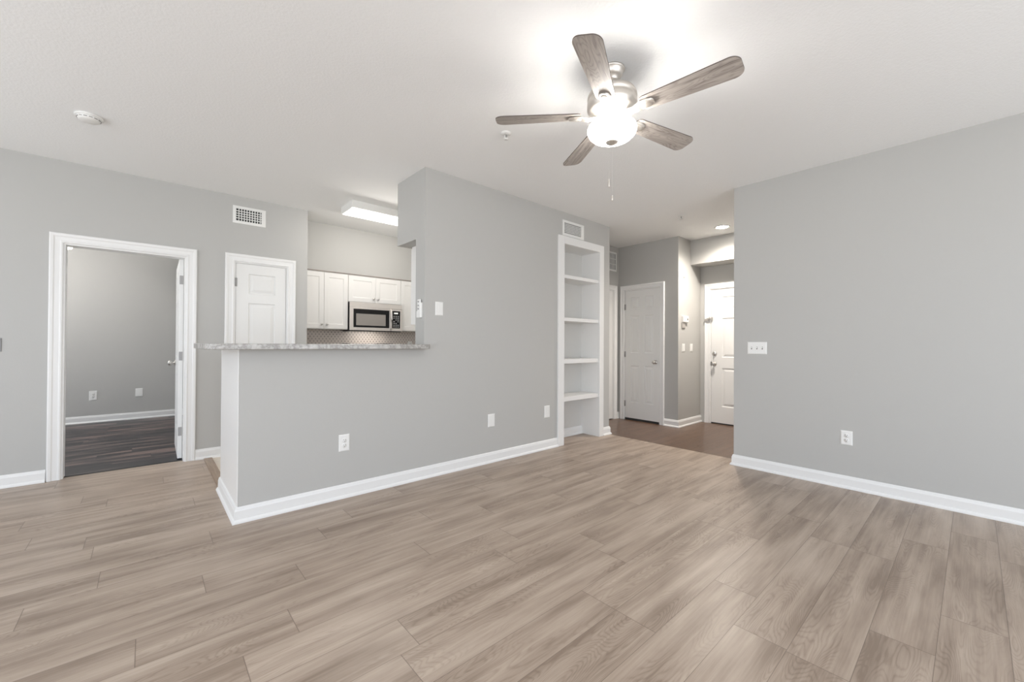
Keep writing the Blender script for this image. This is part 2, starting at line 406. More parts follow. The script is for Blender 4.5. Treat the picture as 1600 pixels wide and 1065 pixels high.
# middle wall with its column, niche and the hall side
NX0, NX1, NY = 3.64, 4.352, 3.50
b = bm_()
box(b, 1.82, NX0, yM, 3.372, 0, H); box(b, NX0, NX1, yM, 3.372, 2.385, H); box(b, NX1, 4.575, yM, 3.81, 0, H)
box(b, 3.50, NX0, 3.372, 3.81, 0, H); box(b, NX0, NX1, NY, 3.81, 0, H); box(b, NX0, NX1, 3.372, NY, 2.385, H)
struct('wall_middle', b, M_WALL, 'grey partition wall in the middle holding the bookcase niche', 'wall')
b = bm_(); box(b, 1.821, 3.5, 3.372, 3.745, 2.13, H); struct('wall_soffit', b, M_WALL, 'grey dropped soffit on the kitchen side of the partition', 'wall')
b = bm_(); box(b, 0.454, 1.82, yM, 3.33, 0, 1.137); struct('wall_island', b, M_WALL, 'grey half wall under the breakfast bar', 'wall')
KY = 5.93; KS = 5.635
b = bm_(); box(b, 1.28, 3.6, KY, KY+0.12, 0, H); box(b, 1.40, 3.5, KS, KY, 2.125, H)
struct('wall_kitchen', b, M_WALL, 'grey kitchen back wall with the soffit above the cabinets', 'wall')
b = bm_(); box(b, 3.5, 3.6, 3.81, KY, 0, H); struct('wall_kitchen_right', b, M_WALL, 'grey right end wall of the kitchen', 'wall')
HX, HY = 5.68, 2.815
b = bm_(); D3 = (3.088, 3.705, 2.047); wall_y(b, HX, HX+0.12, HY, 3.93, [(D3[0], D3[1], 0, D3[2])])
struct('wall_hall_closet', b, M_WALL, 'grey hall wall around the closet door', 'wall')
D4 = (4.76, 5.55, 2.047)
b = bm_(); wall_x(b, 3.6, HX, 3.81, 3.93, [(D4[0], D4[1], 0, D4[2])]); struct('wall_hall_end', b, M_WALL, 'grey short hall wall with the high return vent', 'wall')
EX = 6.40
b = bm_(); box(b, HX+0.12, EX, HY, HY+0.12, 0, H); struct('wall_hall_side', b, M_WALL, 'grey hall wall carrying switches beside the entry door', 'wall')
D5 = (1.76, 2.67, 2.03)
b = bm_(); wall_y(b, EX, EX+0.14, 0.9, HY+0.12, [(D5[0], D5[1], 0, D5[2])]); struct('wall_entry', b, M_WALL, 'grey wall around the entry door', 'wall')
b = bm_(); box(b, xR+0.12, EX, 0.9, 1.0, 0, H); struct('wall_hall_near', b, M_WALL, 'grey hall wall hidden behind the right wall', 'wall')
b = bm_(); box(b, 6.06, EX, 1.0, HY, 2.377, H); struct('wall_entry_soffit', b, M_WALL, 'grey dropped soffit above the entry door', 'wall')
b = bm_(); box(b, 6.4, 6.62, 2.94, 4.1, 0, H); box(b, HX+0.12, 6.6, 3.95, 4.1, 0, H); struct('wall_closet_inside', b, M_WALL, 'closet walls behind the hall closet door', 'wall')
b = bm_(); box(b, 3.6, 6.0, 4.9, 5.0, 0, H); box(b, 5.9, 6.0, 4.1, 4.9, 0, H); struct('wall_laundry_inside', b, M_WALL, 'walls behind the half hidden hall door', 'wall')

# ------------------------------------------------------------------ baseboards
BP = [(0, 0), (0.028, 0), (0.0275, 0.010), (0.022, 0.019), (0.0155, 0.024), (0.0150, 0.078), (0.0115, 0.086), (0.0095, 0.096), (0.004, 0.1025), (0, 0.1025)]
def base(name, paths, label, side=1):
    bm = bm_()
    for p in paths: sweep(bm, p, BP, lambda x, y, h: (x, y, h), side)
    return struct(name, bm, M_TRIM, label, 'baseboard')
CW = 0.083
base('baseboard_left', [[(D1[0]-CW, yL), (-3.2, yL)]], 'white baseboard left of the bedroom doorway')
base('baseboard_kitchen', [[(D2[0]-CW, yL), (D1[1]+CW-0.004, yL)], [(1.40, yL), (D2[1]+CW, yL)]], 'short white baseboard between bedroom doorway and narrow door')
base('baseboard_middle', [[(3.555, yM), (0.448, yM), (0.448, 4.03)]], 'white baseboard along the half wall and middle wall', 1)
base('baseboard_niche', [[(4.575, yM+0.45), (4.575, yM), (4.428, yM)]], 'short white baseboard wrapping the wall end right of the bookcase', 1)
base('baseboard_right', [[(xR+0.12, 1.585), (xR, 1.585), (xR, -2.6)][::-1]], 'long white baseboard along the right wall', 1)
base('baseboard_hall', [[(EX, HY), (HX, HY), (HX, D3[0]-0.065)]], 'white baseboard around the hall corner', 1)
base('baseboard_closet', [[(HX, D3[1]+0.083), (HX, 3.81), (D4[1]+0.074, 3.81)]], 'tiny white baseboard in the hall corner', 1)
base('baseboard_bedroom', [[(0.62, NORTH), (-3.2, NORTH)]], 'white baseboard at the far bedroom wall')

# ------------------------------------------------------------------ doors
CP = [(0, 0), (0, 0.011), (0.006, 0.015), (0.014, 0.0155), (0.020, 0.011), (0.024, 0.011), (0.050, 0.0135), (0.058, 0.019), (0.074, 0.021), (0.081, 0.018), (CW, 0.013), (CW, 0)]
def casing(parent, w, h, cw=CW, depth=0.12, name='door_frame', face=1, stop=0.05, bothsides=False):
    """local frame: x 0..w across, y into the wall, wall face at y=0; jambs line the opening"""
    bm = bm_(); k = cw/CW
    pr = [(o*k, q) for o, q in CP]
    sweep(bm, [(0.004, 0), (0.004, h-0.004), (w-0.004, h-0.004), (w-0.004, 0)], pr, lambda x, z, q: (x, -q, z), 1)
    if bothsides: sweep(bm, [(0.004, 0), (0.004, h-0.004), (w-0.004, h-0.004), (w-0.004, 0)], pr, lambda x, z, q: (x, depth+q, z), 1)
    t = 0.016
    box(bm, -0.002, t, 0.0, depth, 0, h); box(bm, w-t, w+0.002, 0.0, depth, 0, h); box(bm, t, w-t, 0.0, depth, h-t, h+0.002)
    if stop:   # door stop strips
        s0, s1 = stop, stop+0.03
        box(bm, t, t+0.011, s0, s1, 0, h-t); box(bm, w-t-0.011, w-t, s0, s1, 0, h-t); box(bm, t+0.011, w-t-0.011, s0, s1, h-t-0.011, h-t)
    return obj(name, bm, M_TRIM, parent)
def leaf_bm(w, h, cols, rows, th=0.036, both=True):
    """moulded panel door leaf: x 0..w, z 0..h, front face y=0, back y=th"""
    bm = bm_()
    def face(yf, sgn):
        xs = [0]; zs = [0]
        for a, c in cols: xs += [a, c]
        for a, c in rows: zs += [a, c]
        xs.append(w); zs.append(h)
        for i in range(len(xs)-1):
            for j in range(len(zs)-1):
                x0, x1, z0, z1 = xs[i], xs[i+1], zs[j], zs[j+1]
                ring = [(x0, z0), (x1, z0), (x1, z1), (x0, z1)]
                if i % 2 == 1 and j % 2 == 1:
                    prev = None
                    for ins, d in ((0, 0), (0.007, 0.0085), (0.016, 0.0095), (0.040, 0.0035), (0.046, 0.002)):
                        rr = [bm.verts.new((x, yf+sgn*d, z)) for x, z in ((x0+ins, z0+ins), (x1-ins, z0+ins), (x1-ins, z1-ins), (x0+ins, z1-ins))]
                        if prev:
                            for q in range(4): bm.faces.new((prev[q], prev[(q+1) % 4], rr[(q+1) % 4], rr[q]))
                        prev = rr
                    bm.faces.new(prev)
                else: bm.faces.new([bm.verts.new((x, yf, z)) for x, z in ring])
    face(0, 1); face(th, -1)
    for q in (((0, 0), (w, 0)), ((0, h), (w, h))):
        bm.faces.new([bm.verts.new(c) for c in ((q[0][0], 0, q[0][1]), (q[1][0], 0, q[1][1]), (q[1][0], th, q[1][1]), (q[0][0], th, q[0][1]))])
    for x in (0, w): bm.faces.new([bm.verts.new(c) for c in ((x, 0, 0), (x, 0, h), (x, th, h), (x, th, 0))])
    bmesh.ops.remove_doubles(bm, verts=bm.verts, dist=1e-5)
    return bm
def rows6(h): return [(0.245, 0.82), (1.02, 1.60), (1.70, h-0.105)]
def knob(parent, x, y, z, name='door_knob', out=-1, r=0.027):
    bm = bm_(); s = out
    prof = [(0.0, 0), (0.031, 0), (0.031, 0.004), (0.026, 0.008), (0.012, 0.010), (0.011, 0.028), (0.018, 0.034), (r, 0.045), (r*1.02, 0.054), (r*0.85, 0.063), (r*0.5, 0.068), (0.0005, 0.069)]
    lathe(bm, [(a, s*q) for a, q in prof], 28, (x, y, z), 'y')
    return obj(name, bm, M_NICKEL, parent)
def hinge(parent, x, y, z, leafdx=0.0):
    bm = bm_(); lathe(bm, [(0.0005, 0), (0.0065, 0), (0.0065, 0.089), (0.0005, 0.089)], 14, (x, y-0.004, z-0.045))
    box(bm, x-0.016, x+0.016, y-0.0012, y+0.0012, z-0.0445, z+0.0445)
    return obj('hinge', bm, M_HINGE, parent)
# pantry door: closed, one column of panels
d = thing('door_2', 'narrow closed white door above the breakfast bar, left of the kitchen', 'door', (D2[0], yL, 0), 0, kind='structure')
casing(d, D2[1]-D2[0], D2[2], stop=0.045)
lw = D2[1]-D2[0]-0.038; lh = D2[2]-0.028
obj('door_leaf', leaf_bm(lw, lh, [(0.115, lw-0.105)], rows6(lh)), M_DOOR, d, (0.019, 0.006, 0.01))
hinge(d, 0.015, 0.004, 1.825); hinge(d, 0.015, 0.004, 1.0); hinge(d, 0.015, 0.004, 0.25)
knob(d, lw-0.04, 0.006, 0.93)
# bedroom door: open into the bedroom
d = thing('door_1', 'white bedroom doorway on the left with its door swung open into the dark-floored room', 'door', (D1[0], yL, 0), 0, kind='structure')
w1 = D1[1]-D1[0]; casing(d, w1, D1[2], stop=0.0, bothsides=True)
lw = w1-0.036
lf = leaf_bm(lw, D1[2]-0.028, [(0.12, lw/2-0.055), (lw/2+0.055, lw-0.12)], rows6(D1[2]-0.028))
# leaf local x from hinge; swung ~91 degrees so its x axis points into the bedroom
lo = obj('door_leaf', lf, M_DOOR, d, (w1-0.055, 0.123, 0.012), R(89.3))
lo.location = (w1-0.019, 0.123, 0.012)
kb = knob(lo, lw-0.065, 0.036, 0.935, out=1); knob(lo, lw-0.065, 0.0, 0.935, out=-1)
for z in (1.80, 1.03, 0.27):
    bm = bm_(); box(bm, -0.002, 0.0005, 0.004, 0.031, z-0.044, z+0.044); box(bm, 0.0, 0.002, 0.03, 0.034, z-0.04, z+0.04)
    obj('hinge', bm, M_HINGE, lo)
# hall closet door
d = thing('door_3', 'closed white six-panel closet door facing the living room in the hall', 'door', (HX, D3[1], 0), FACE_W, kind='structure')
w3 = D3[1]-D3[0]; casing(d, w3, D3[2], 0.07, stop=0.045)
lw = w3-0.038; lh = D3[2]-0.05
obj('door_leaf', leaf_bm(lw, lh, [(0.095, lw/2-0.045), (lw/2+0.045, lw-0.095)], rows6(lh)), M_DOOR, d, (0.019, 0.006, 0.032))
for z in (1.775, 1.03, 0.254): hinge(d, 0.013, 0.002, z)
knob(d, lw-0.045, 0.006, 0.92)
bm = bm_(); box(bm, 0.016, w3-0.016, 0.006, 0.04, 0.001, 0.03); obj('bottom_gap', bm, M_DARK, d)
# half hidden hall door
d = thing('door_4', 'white hall door seen as a sliver just right of the bookcase', 'door', (D4[0], 3.81, 0), 0, kind='structure')
w4 = D4[1]-D4[0]; casing(d, w4, D4[2], 0.074, stop=0.045)
lw = w4-0.038; lh = D4[2]-0.03
obj('door_leaf', leaf_bm(lw, lh, [(0.11, lw/2-0.055), (lw/2+0.055, lw-0.11)], rows6(lh)), M_DOOR, d, (0.019, 0.006, 0.012))
knob(d, 0.075, 0.006, 0.92)
# entry door
d = thing('door_5', 'white six-panel entry door with deadbolt and knob at the end of the hall', 'door', (EX, D5[1], 0), FACE_W, kind='structure')
w5 = D5[1]-D5[0]; casing(d, w5, D5[2], 0.083, 0.14, stop=0.05)
lw = w5-0.038; lh = D5[2]-0.035
obj('door_leaf', leaf_bm(lw, lh, [(0.15, lw/2-0.05), (lw/2+0.05, lw-0.15)], [(0.245, 0.82), (0.98, 1.565), (1.70, lh-0.11)]), M_DOOR, d, (0.019, 0.004, 0.018))
knob(d, 0.066, 0.004, 0.90)
bm = bm_(); lathe(bm, [(0.0005, 0), (0.031, 0), (0.031, -0.008), (0.026, -0.014), (0.0005, -0.014)], 28, (0.066, 0.004, 1.052), 'y'); box(bm, 0.060, 0.072, -0.032, -0.008, 1.036, 1.068)
tag(obj('deadbolt', bm, M_NICKEL, d), 'nickel deadbolt thumb turn')
bm = bm_(); box(bm, 0.012, 0.022, -0.004, 0.01, 0.868, 0.93); obj('latch_plate', bm, M_BLACK, d)
bm = bm_(); box(bm, -0.075, -0.012, -0.035, -0.019, 1.545, 1.578); box(bm, -0.03, 0.02, -0.045, -0.034, 1.572, 1.588); box(bm, 0.0, 0.016, -0.042, -0.012, 1.56, 1.602)
box(bm, 0.028, 0.042, -0.022, 0.005, 1.56, 1.602); tube(bm, [(0.0, -0.05, 1.586), (0.02, -0.052, 1.588), (0.04, -0.045, 1.586)], 0.006, 8)
tag(obj('door_guard', bm, M_NICKEL, d), 'nickel swing-bar door guard')
bm = bm_(); box(bm, 0.016, w5-0.016, 0.004, 0.05, 0.001, 0.017); obj('bottom_gap', bm, M_DARK, d)

# ------------------------------------------------------------------ window frames behind the camera
def winframe(name, loc, rotz, w, z0, z1, n, label):
    t = thing(name, label, 'window', (loc[0], loc[1], 0), rotz, kind='structure'); bm = bm_()
    f = 0.05
    box(bm, 0, w, 0, 0.06, z0, z0+f); box(bm, 0, w, 0, 0.06, z1-f, z1)
    for i in range(n+1):
        x = (w-f)*i/n; box(bm, x, x+f, 0.005, 0.055, z0+f, z1-f)
    obj('window_frame', bm, M_TRIM, t); return t
winframe('window_1', (-3.2-0.03, WIN_W[0]), PI/2, WIN_W[1]-WIN_W[0], WIN_W[2], WIN_W[3], 4, 'white framed window left of the camera')
winframe('window_2', (WIN_B[0], -2.7), 0, WIN_B[1]-WIN_B[0], WIN_B[2], WIN_B[3], 3, 'white framed sliding glass door behind the camera')
winframe('window_3', (-3.2-0.03, WIN_N[0]), PI/2, WIN_N[1]-WIN_N[0], WIN_N[2], WIN_N[3], 2, 'white framed bedroom window')

# ------------------------------------------------------------------ breakfast bar
def bar_outline():
    x0, x1, y0, y1, r = 0.265, 1.826, 3.105, 4.03, 0.07
    pts = []
    for cx, cy, a0 in ((x0+r, y0+r, 180), ):
        for k in range(9): a = R(a0+k*90/8); pts.append((cx+r*math.cos(a), cy+r*math.sin(a)))
    for k in range(7): a = R(270+k*90/6); pts.append((x1-0.02+0.02*math.cos(a), y0+0.02+0.02*math.sin(a)))
    pts += [(x1, yM-0.002), (1.818, yM-0.002), (1.818, y1)]
    for k in range(9): a = R(90+k*90/8); pts.append((x0+r+r*math.cos(a), y1-r+r*math.sin(a)))
    return pts
b = bm_(); prism(b, bar_outline(), 1.137, 1.174)
o = obj('bar_countertop', b, M_GRAN, bevel=0.004); tag(o, 'grey marbled breakfast bar countertop on the half wall', 'countertop')
t = thing('base_cabinet', 'white end panel and cabinet box under the breakfast bar', 'cabinet', (0.448, yM, 0))
b = bm_(); box(b, 0, 0.0055, 0.0, 0.80, 0, 1.137); obj('end_panel', b, M_CAB, t, bevel=0.002)
b = bm_(); box(b, 0.012, 1.37, 0.119, 0.74, 0.1, 1.137); box(b, 0.012, 1.37, 0.119, 0.68, 0, 0.1); obj('body', b, M_CAB, t)
b = bm_(); box(b, 0.0, 0.012, 0.80, 0.815, 0, 1.137); obj('corner_strip', b, M_CAB, t)
def shaker(w, h, th=0.019, rail=0.058):
    """front y=0 (facing -y), back y=th"""
    bm = bm_()
    prev = None
    for ins, dd in ((0.0, 0.002), (0.002, 0.0), (rail, 0.0), (rail+0.003, 0.005), (rail+0.010, 0.007)):
        rr = [bm.verts.new((x, dd, z)) for x, z in ((ins, ins), (w-ins, ins), (w-ins, h-ins), (ins, h-ins))]
        if prev:
            for q in range(4): bm.faces.new((prev[q], prev[(q+1) % 4], rr[(q+1) % 4], rr[q]))
        else: first = rr
        prev = rr
    bm.faces.new(prev)
    bk = [bm.verts.new((x, th, z)) for x, z in ((0, 0), (w, 0), (w, h), (0, h))]
    for q in range(4): bm.faces.new((first[q], first[(q+1) % 4], bk[(q+1) % 4], bk[q]))
    bm.faces.new(bk); return bm
def cab_knob(parent, x, z, y=0):
    bm = bm_(); lathe(bm, [(0.0005, 0), (0.006, 0), (0.0055, -0.012), (0.014, -0.018), (0.015, -0.023), (0.011, -0.028), (0.0005, -0.029)], 20, (x, y, z), 'y')
    return obj('knob', bm, M_NICKEL, parent)
def upper(x0, x1, z0, z1, doors, label, group=None, depth=0.30, loc=None, rotz=0):
    w = x1-x0; h = z1-z0
    t = thing('wall_cabinet', label, 'cabinet', loc or (x0, KY-depth, z0), rotz, group)
    bm = bm_(); box(bm, 0.0008, w-0.0008, 0, depth-0.002, 0, h); obj('body', bm, M_CAB, t)
    n = len(doors); g = 0.003; dw = (w-g*(n+1))/n
    for i, s in enumerate(doors):
        xd = g+i*(dw+g)
        dr = obj('door', shaker(dw, h-0.022), M_CAB, t, (xd, -0.0205, 0.006))
        if s: cab_knob(dr, 0.032 if s == 'l' else dw-0.032, 0.055)
    return t
CT = 2.116
upper(1.402, 2.022, 1.365, CT, ['r', 'l'], 'white two-door upper cabinet left of the microwave', 'kitchen upper cabinets')
upper(2.022, 2.786, 1.742, CT, ['r', 'l'], 'short white two-door upper cabinet directly above the microwave', 'kitchen upper cabinets')
upper(2.786, 3.40, 1.365, CT, [None, None], 'white upper cabinet right of the microwave', 'kitchen upper cabinets')
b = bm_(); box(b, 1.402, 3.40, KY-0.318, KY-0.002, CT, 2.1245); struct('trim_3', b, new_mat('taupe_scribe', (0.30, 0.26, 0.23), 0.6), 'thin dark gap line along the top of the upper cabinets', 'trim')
t = upper(1.97, 2.75, 1.365, 2.128, [None, None], 'white upper cabinet on the partition seen edge-on beside the column', 'kitchen upper cabinets',
          depth=0.30, loc=(2.72, 3.374+0.30, 1.365), rotz=PI)
# backsplash, outlet
b = bm_(); box(b, 1.402, 3.5, KY-0.009, KY, 0.9, 1.364); struct('trim_4', b, M_SPLASH, 'taupe diamond mosaic backsplash under the upper cabinets', 'backsplash')
# kitchen counter and range (mostly hidden below the bar line)
t = thing('kitchen_counter', 'white base cabinet with grey counter left of the kitchen range', 'counter', (1.402, KY-0.62, 0))
b = bm_(); box(b, 0, 0.61, 0, 0.60, 0.1, 0.87); obj('body', b, M_CAB, t)
b = bm_(); box(b, 0, 0.62, -0.02, 0.61, 0.87, 0.905); obj('counter_slab', b, M_GRAN, t)
for xx, ww in ((0.003, 0.3), (0.307, 0.3)):
    dr = obj('door', shaker(ww, 0.74), M_CAB, t, (xx, -0.0195, 0.115)); cab_knob(dr, ww-0.03, 0.69)
t = thing('kitchen_counter', 'white base cabinet with grey counter right of the kitchen range', 'counter', (2.786, KY-0.62, 0))
b = bm_(); box(b, 0.004, 0.70, 0, 0.60, 0.1, 0.87); obj('body', b, M_CAB, t)
b = bm_(); box(b, 0.002, 0.71, -0.02, 0.61, 0.87, 0.905); obj('counter_slab', b, M_GRAN, t)
for xx, ww in ((0.007, 0.34), (0.353, 0.34)):
    dr = obj('door', shaker(ww, 0.74), M_CAB, t, (xx, -0.0195, 0.115)); cab_knob(dr, ww-0.03, 0.69)
t = thing('range_oven', 'kitchen range below the microwave, only its backguard top shows above the bar', 'stove', (2.027, KY-0.66, 0))
b = bm_(); box(b, 0, 0.755, 0, 0.64, 0.03, 0.895); obj('body', b, M_STEEL, t)
b = bm_(); box(b, 0, 0.755, -0.005, 0.56, 0.895, 0.912); obj('cooktop', b, M_BLACK, t)
b = bm_(); box(b, 0, 0.755, 0.57, 0.645, 0.895, 1.178, 0.006); obj('backguard', b, M_BLACK, t)
b = bm_(); box(b, 0.01, 0.745, -0.03, -0.001, 0.25, 0.84, 0.005); dr = obj('oven_door', b, M_STEEL, t)
b = bm_(); tube(b, [(0.08, -0.055, 0.79), (0.675, -0.055, 0.79)], 0.011); box(b, 0.08, 0.10, -0.056, -0.029, 0.78, 0.80); box(b, 0.655, 0.675, -0.056, -0.029, 0.78, 0.80); obj('handle', b, M_STEEL, dr)
# microwave
MX0, MW, MZ0, MH = 2.027, 0.757, 1.348, 0.392
MY = 5.555
t = thing('microwave', 'stainless steel over-the-range microwave with black window and keypad', 'microwave', (MX0, MY, MZ0))
b = bm_(); box(b, 0, MW, 0.02, KY-MY-0.012, 0.006, MH); obj('body', b, M_BLACK, t)
b = bm_(); box(b, 0.02, MW-0.02, 0.01, 0.33, -0.004, 0.008); tag(obj('vent_underside', b, M_BLACK, t), 'black underside with vents')
# door ring and control frame
def ring(bm, x0, x1, z0, z1, a0, a1, c0, c1, y0, y1):
    box(bm, x0, a0, y0, y1, z0, z1); box(bm, a1, x1, y0, y1, z0, z1); box(bm, a0, a1, y0, y1, z0, c0); box(bm, a0, a1, y0, y1, c1, z1)
b = bm_(); ring(b, 0.0, 0.590, 0.010, 0.325, 0.048, 0.560, 0.050, 0.300, 0.0, 0.02); door = obj('door', b, M_STEEL, t, bevel=0.002)
b = bm_(); ring(b, 0.048, 0.560, 0.05, 0.30, 0.085, 0.505, 0.078, 0.238, 0.003, 0.019); obj('glass_border', b, M_BLACK, door)
b = bm_(); box(b, 0.085, 0.505, 0.005, 0.018, 0.078, 0.238); obj('window_pane', b, M_MWIN, door)
b = bm_(); tube(b, [(0.574, -0.004, 0.03), (0.576, -0.026, 0.055), (0.577, -0.034, 0.12), (0.577, -0.036, 0.175), (0.577, -0.034, 0.23), (0.576, -0.026, 0.295), (0.574, -0.004, 0.318)], 0.0115, 12); obj('handle', b, M_STEEL, door)
b = bm_(); box(b, 0.0, MW, 0.002, 0.02, 0.327, MH, 0.002); obj('top_grille', b, M_STEEL, t)
b = bm_(); ring(b, 0.592, MW, 0.010, 0.325, 0.600, 0.725, 0.050, 0.300, 0.0, 0.02); obj('control_frame', b, M_STEEL, t)
b = bm_(); box(b, 0.600, 0.725, 0.002, 0.019, 0.05, 0.30); cp = obj('control_panel', b, M_BLACK, t)
b = bm_(); box(b, 0.630, 0.690, 0.0005, 0.0019, 0.258, 0.276); tag(obj('display', b, M_DISP, cp), 'small lit clock display')
b = bm_()
for i in range(3):
    for j in range(7):
        if (i+j) % 5 == 4: continue
        box(b, 0.620+i*0.032, 0.640+i*0.032, 0.0006, 0.0019, 0.066+j*0.025, 0.078+j*0.025)
obj('button', b, M_BUTTON, cp)

# ------------------------------------------------------------------ bookcase
t = thing('bookcase', 'tall white built-in bookcase with open shelves recessed in the middle wall', 'bookcase', (3.657, yM, 0))
bw = 4.34-3.657; BH = 2.365
b = bm_(); box(b, -0.102, 0.0, -0.020, -0.0005, 0, 2.455); box(b, bw, bw+0.088, -0.020, -0.0005, 0, 2.455); box(b, 0, bw, -0.020, -0.0005, BH, 2.455); obj('face_frame', b, M_TRIM, t, bevel=0.002)
b = bm_(); box(b, -0.016, 0.0, 0, 0.287, 0, BH); obj('side_panel', b, M_TRIM, t)
b = bm_(); box(b, bw, bw+0.011, 0, 0.287, 0, BH); obj('side_panel', b, M_TRIM, t)
b = bm_(); box(b, 0, bw, 0.277, 0.287, 0, BH); obj('back_panel', b, new_mat('pale_greige_paint', (0.61, 0.605, 0.585), 0.5), t)
b = bm_(); box(b, -0.016, bw+0.011, 0, 0.287, BH, BH+0.018); obj('top_panel', b, M_TRIM, t)
for z0, z1 in ((1.966, 2.006), (1.456, 1.497), (0.952, 1.003), (0.462, 0.557)):
    if z1-z0 > 0.06: z0 = z1-0.052
    b = bm_(); box(b, 0.0, bw, 0.0, 0.277, z0, z1); obj('shelf', b, M_TRIM, t, bevel=0.002)
b = bm_(); sweep(b, [(bw, 0.265), (bw, 0.277), (0, 0.277), (0, 0.06)][1:3], BP, lambda x, y, h: (x, y, h), 1); obj('toe_board', b, M_TRIM, t)

# ------------------------------------------------------------------ vents
def vent(name, label, loc, rotz, w, h, nx, ny, fr=0.026, open_right=0.0, group=None, horiz=False, hw=0.0036):
    """grille with an outer frame and a lattice of blades; origin lower left on the wall face"""
    t = thing(name, label, 'air vent', loc, rotz, group)
    bm = bm_()
    pr = [(0, 0), (0, 0.004), (0.004, 0.007), (fr-0.004, 0.009), (fr, 0.006), (fr, 0)]
    sweep(bm, [(0, 0), (w, 0), (w, h), (0, h)], pr, lambda x, z, q: (x, -q, z), 1, closed=True); obj('frame', bm, M_VENTW, t)
    bm = bm_(); box(bm, fr-0.002, w-fr+0.002, -0.0012, -0.0002, fr-0.002, h-fr+0.002); obj('duct_opening', bm, M_DARK, t)
    bm = bm_(); iw = w-2*fr; ih = h-2*fr
    for i in range(1, nx):
        x = fr+iw*i/nx; box(bm, x-hw, x+hw, -0.0065, -0.0012, fr, h-fr)
    for j in range(1, ny):
        z = fr+ih*j/ny; box(bm, fr, w-fr, -0.0075, -0.0012, z-hw, z+hw)
    if open_right: box(bm, w-fr-open_right, w-fr, -0.0068, -0.0012, fr, h-fr)
    if not horiz: obj('louvres', bm, M_VENTW, t)
    else: obj('louvres', bm, M_VENTW, t)
    return t
vent('supply_vent', 'white supply air vent high on the left wall above the narrow door', (0.664, yL, 2.452), 0, 0.305, 0.187, 10, 5, 0.030, 0.012)
vent('supply_vent', 'white supply air vent high above the bookcase', (3.638, yM, 2.466), 0, 0.395, 0.183, 14, 7, 0.030, 0.03, hw=0.0028)
vent('return_vent', 'white return air grille high in the hall corner', (5.12, 3.81, 2.345), 0, 0.495, 0.305, 22, 3, 0.026, 0.0)

# ------------------------------------------------------------------ outlets and switches
def plate(name, label, cat, loc, rotz, w, h, style, mat=None, group=None):
    """origin = centre of the plate on the wall face"""
    t = thing(name, label, cat, loc, rotz, group); mat = mat or M_PLATE
    bm = bm_(); sweep(bm, [(-w/2, -h/2), (w/2, -h/2), (w/2, h/2), (-w/2, h/2)], [(0, 0), (0, 0.003), (0.005, 0.006), (0.008, 0.0065), (0.008, 0)], lambda x, z, q: (x, -q, z), 1, closed=True)
    box(bm, -w/2+0.007, w/2-0.007, -0.0062, 0, -h/2+0.007, h/2-0.007); obj('wall_plate', bm, mat, t)
    if style == 'outlet':
        for s in (1, -1):
            bm = bm_(); lathe(bm, [(0.0005, -0.0085), (0.0165, -0.0085), (0.0175, -0.0062)], 28, (0, 0, s*0.0195), 'y'); rc = obj('receptacle', bm, M_PLATE, t)
            bm = bm_(); zc = s*0.0195
            box(bm, -0.0085, -0.0055, -0.0093, -0.0082, zc+0.000, zc+0.010); box(bm, 0.0055, 0.0085, -0.0093, -0.0082, zc+0.001, zc+0.009)
            lathe(bm, [(0.0001, -0.0093), (0.003, -0.0093), (0.003, -0.0082)], 12, (0, 0, zc-0.007), 'y'); obj('slots', bm, M_SLOT, rc)
    elif style.startswith('toggle'):
        n = int(style[6:]); p = 0.046
        for i in range(n):
            x = (i-(n-1)/2)*p
            bm = bm_(); box(bm, x-0.005, x+0.005, -0.0075, -0.006, -0.012, 0.012); ft = obj('switch_slot', bm, M_SLOT, t)
            bm = bm_(); box(bm, x-0.004, x+0.004, -0.018, -0.007, -0.002, 0.010, 0.001); obj('toggle', bm, M_PLATE, ft)
    elif style == 'rocker':
        bm = bm_(); box(bm, -0.017, 0.017, -0.009, -0.006, -0.034, 0.034, 0.001); obj('rocker', bm, M_PLATE, t)
    elif style == 'blank':
        for q in (1, -1):
            bm = bm_(); lathe(bm, [(0.0001, -0.0078), (0.003, -0.0075), (0.0032, -0.006)], 10, (0, 0, q*h*0.36), 'y'); obj('screw', bm, M_PLATE, t)
    return t
plate('wall_outlet', 'white duplex outlet low on the half wall under the bar', 'outlet', (1.135, yM, 0.418), 0, 0.080, 0.128, 'outlet')
plate('blank_plate', 'white blank wall plate low in the middle wall, left of the one by the bookcase', 'wall plate', (2.580, yM, 0.417), 0, 0.085, 0.128, 'blank')
plate('wall_outlet', 'white cover plate low on the middle wall right beside the bookcase', 'wall plate', (3.386, yM, 0.420), 0, 0.086, 0.135, 'rocker')
plate('wall_switch', 'white rocker switch plate beside the column above the bar end', 'switch', (1.969, yM, 1.497), 0, 0.080, 0.122, 'rocker')
plate('wall_outlet', 'white duplex outlet low on the right wall', 'outlet', (xR, 0.7065, 0.4165), FACE_W, 0.078, 0.118, 'outlet')
plate('wall_switch', 'white triple toggle switch plate on the right wall', 'switch', (xR, 1.377, 1.155), FACE_W, 0.166, 0.115, 'toggle3')
plate('wall_switch', 'grey metal switch plate at the left edge of the left wall', 'switch', (-0.935, yL, 1.154), 0, 0.115, 0.110, 'toggle2', new_mat('grey_metal_plate', (0.27, 0.27, 0.27), 0.45))
plate('wall_outlet', 'left one of the two white outlets on the far bedroom wall', 'outlet', (-0.587, NORTH, 0.395), 0, 0.085, 0.135, 'outlet')
plate('wall_outlet', 'right one of the two white plates on the far bedroom wall', 'outlet', (-0.088, NORTH, 0.405), 0, 0.085, 0.125, 'rocker')
plate('wall_switch', 'white rocker switch in the hall nearer the closet corner', 'switch', (5.835, HY, 1.14), 0, 0.09, 0.115, 'rocker')
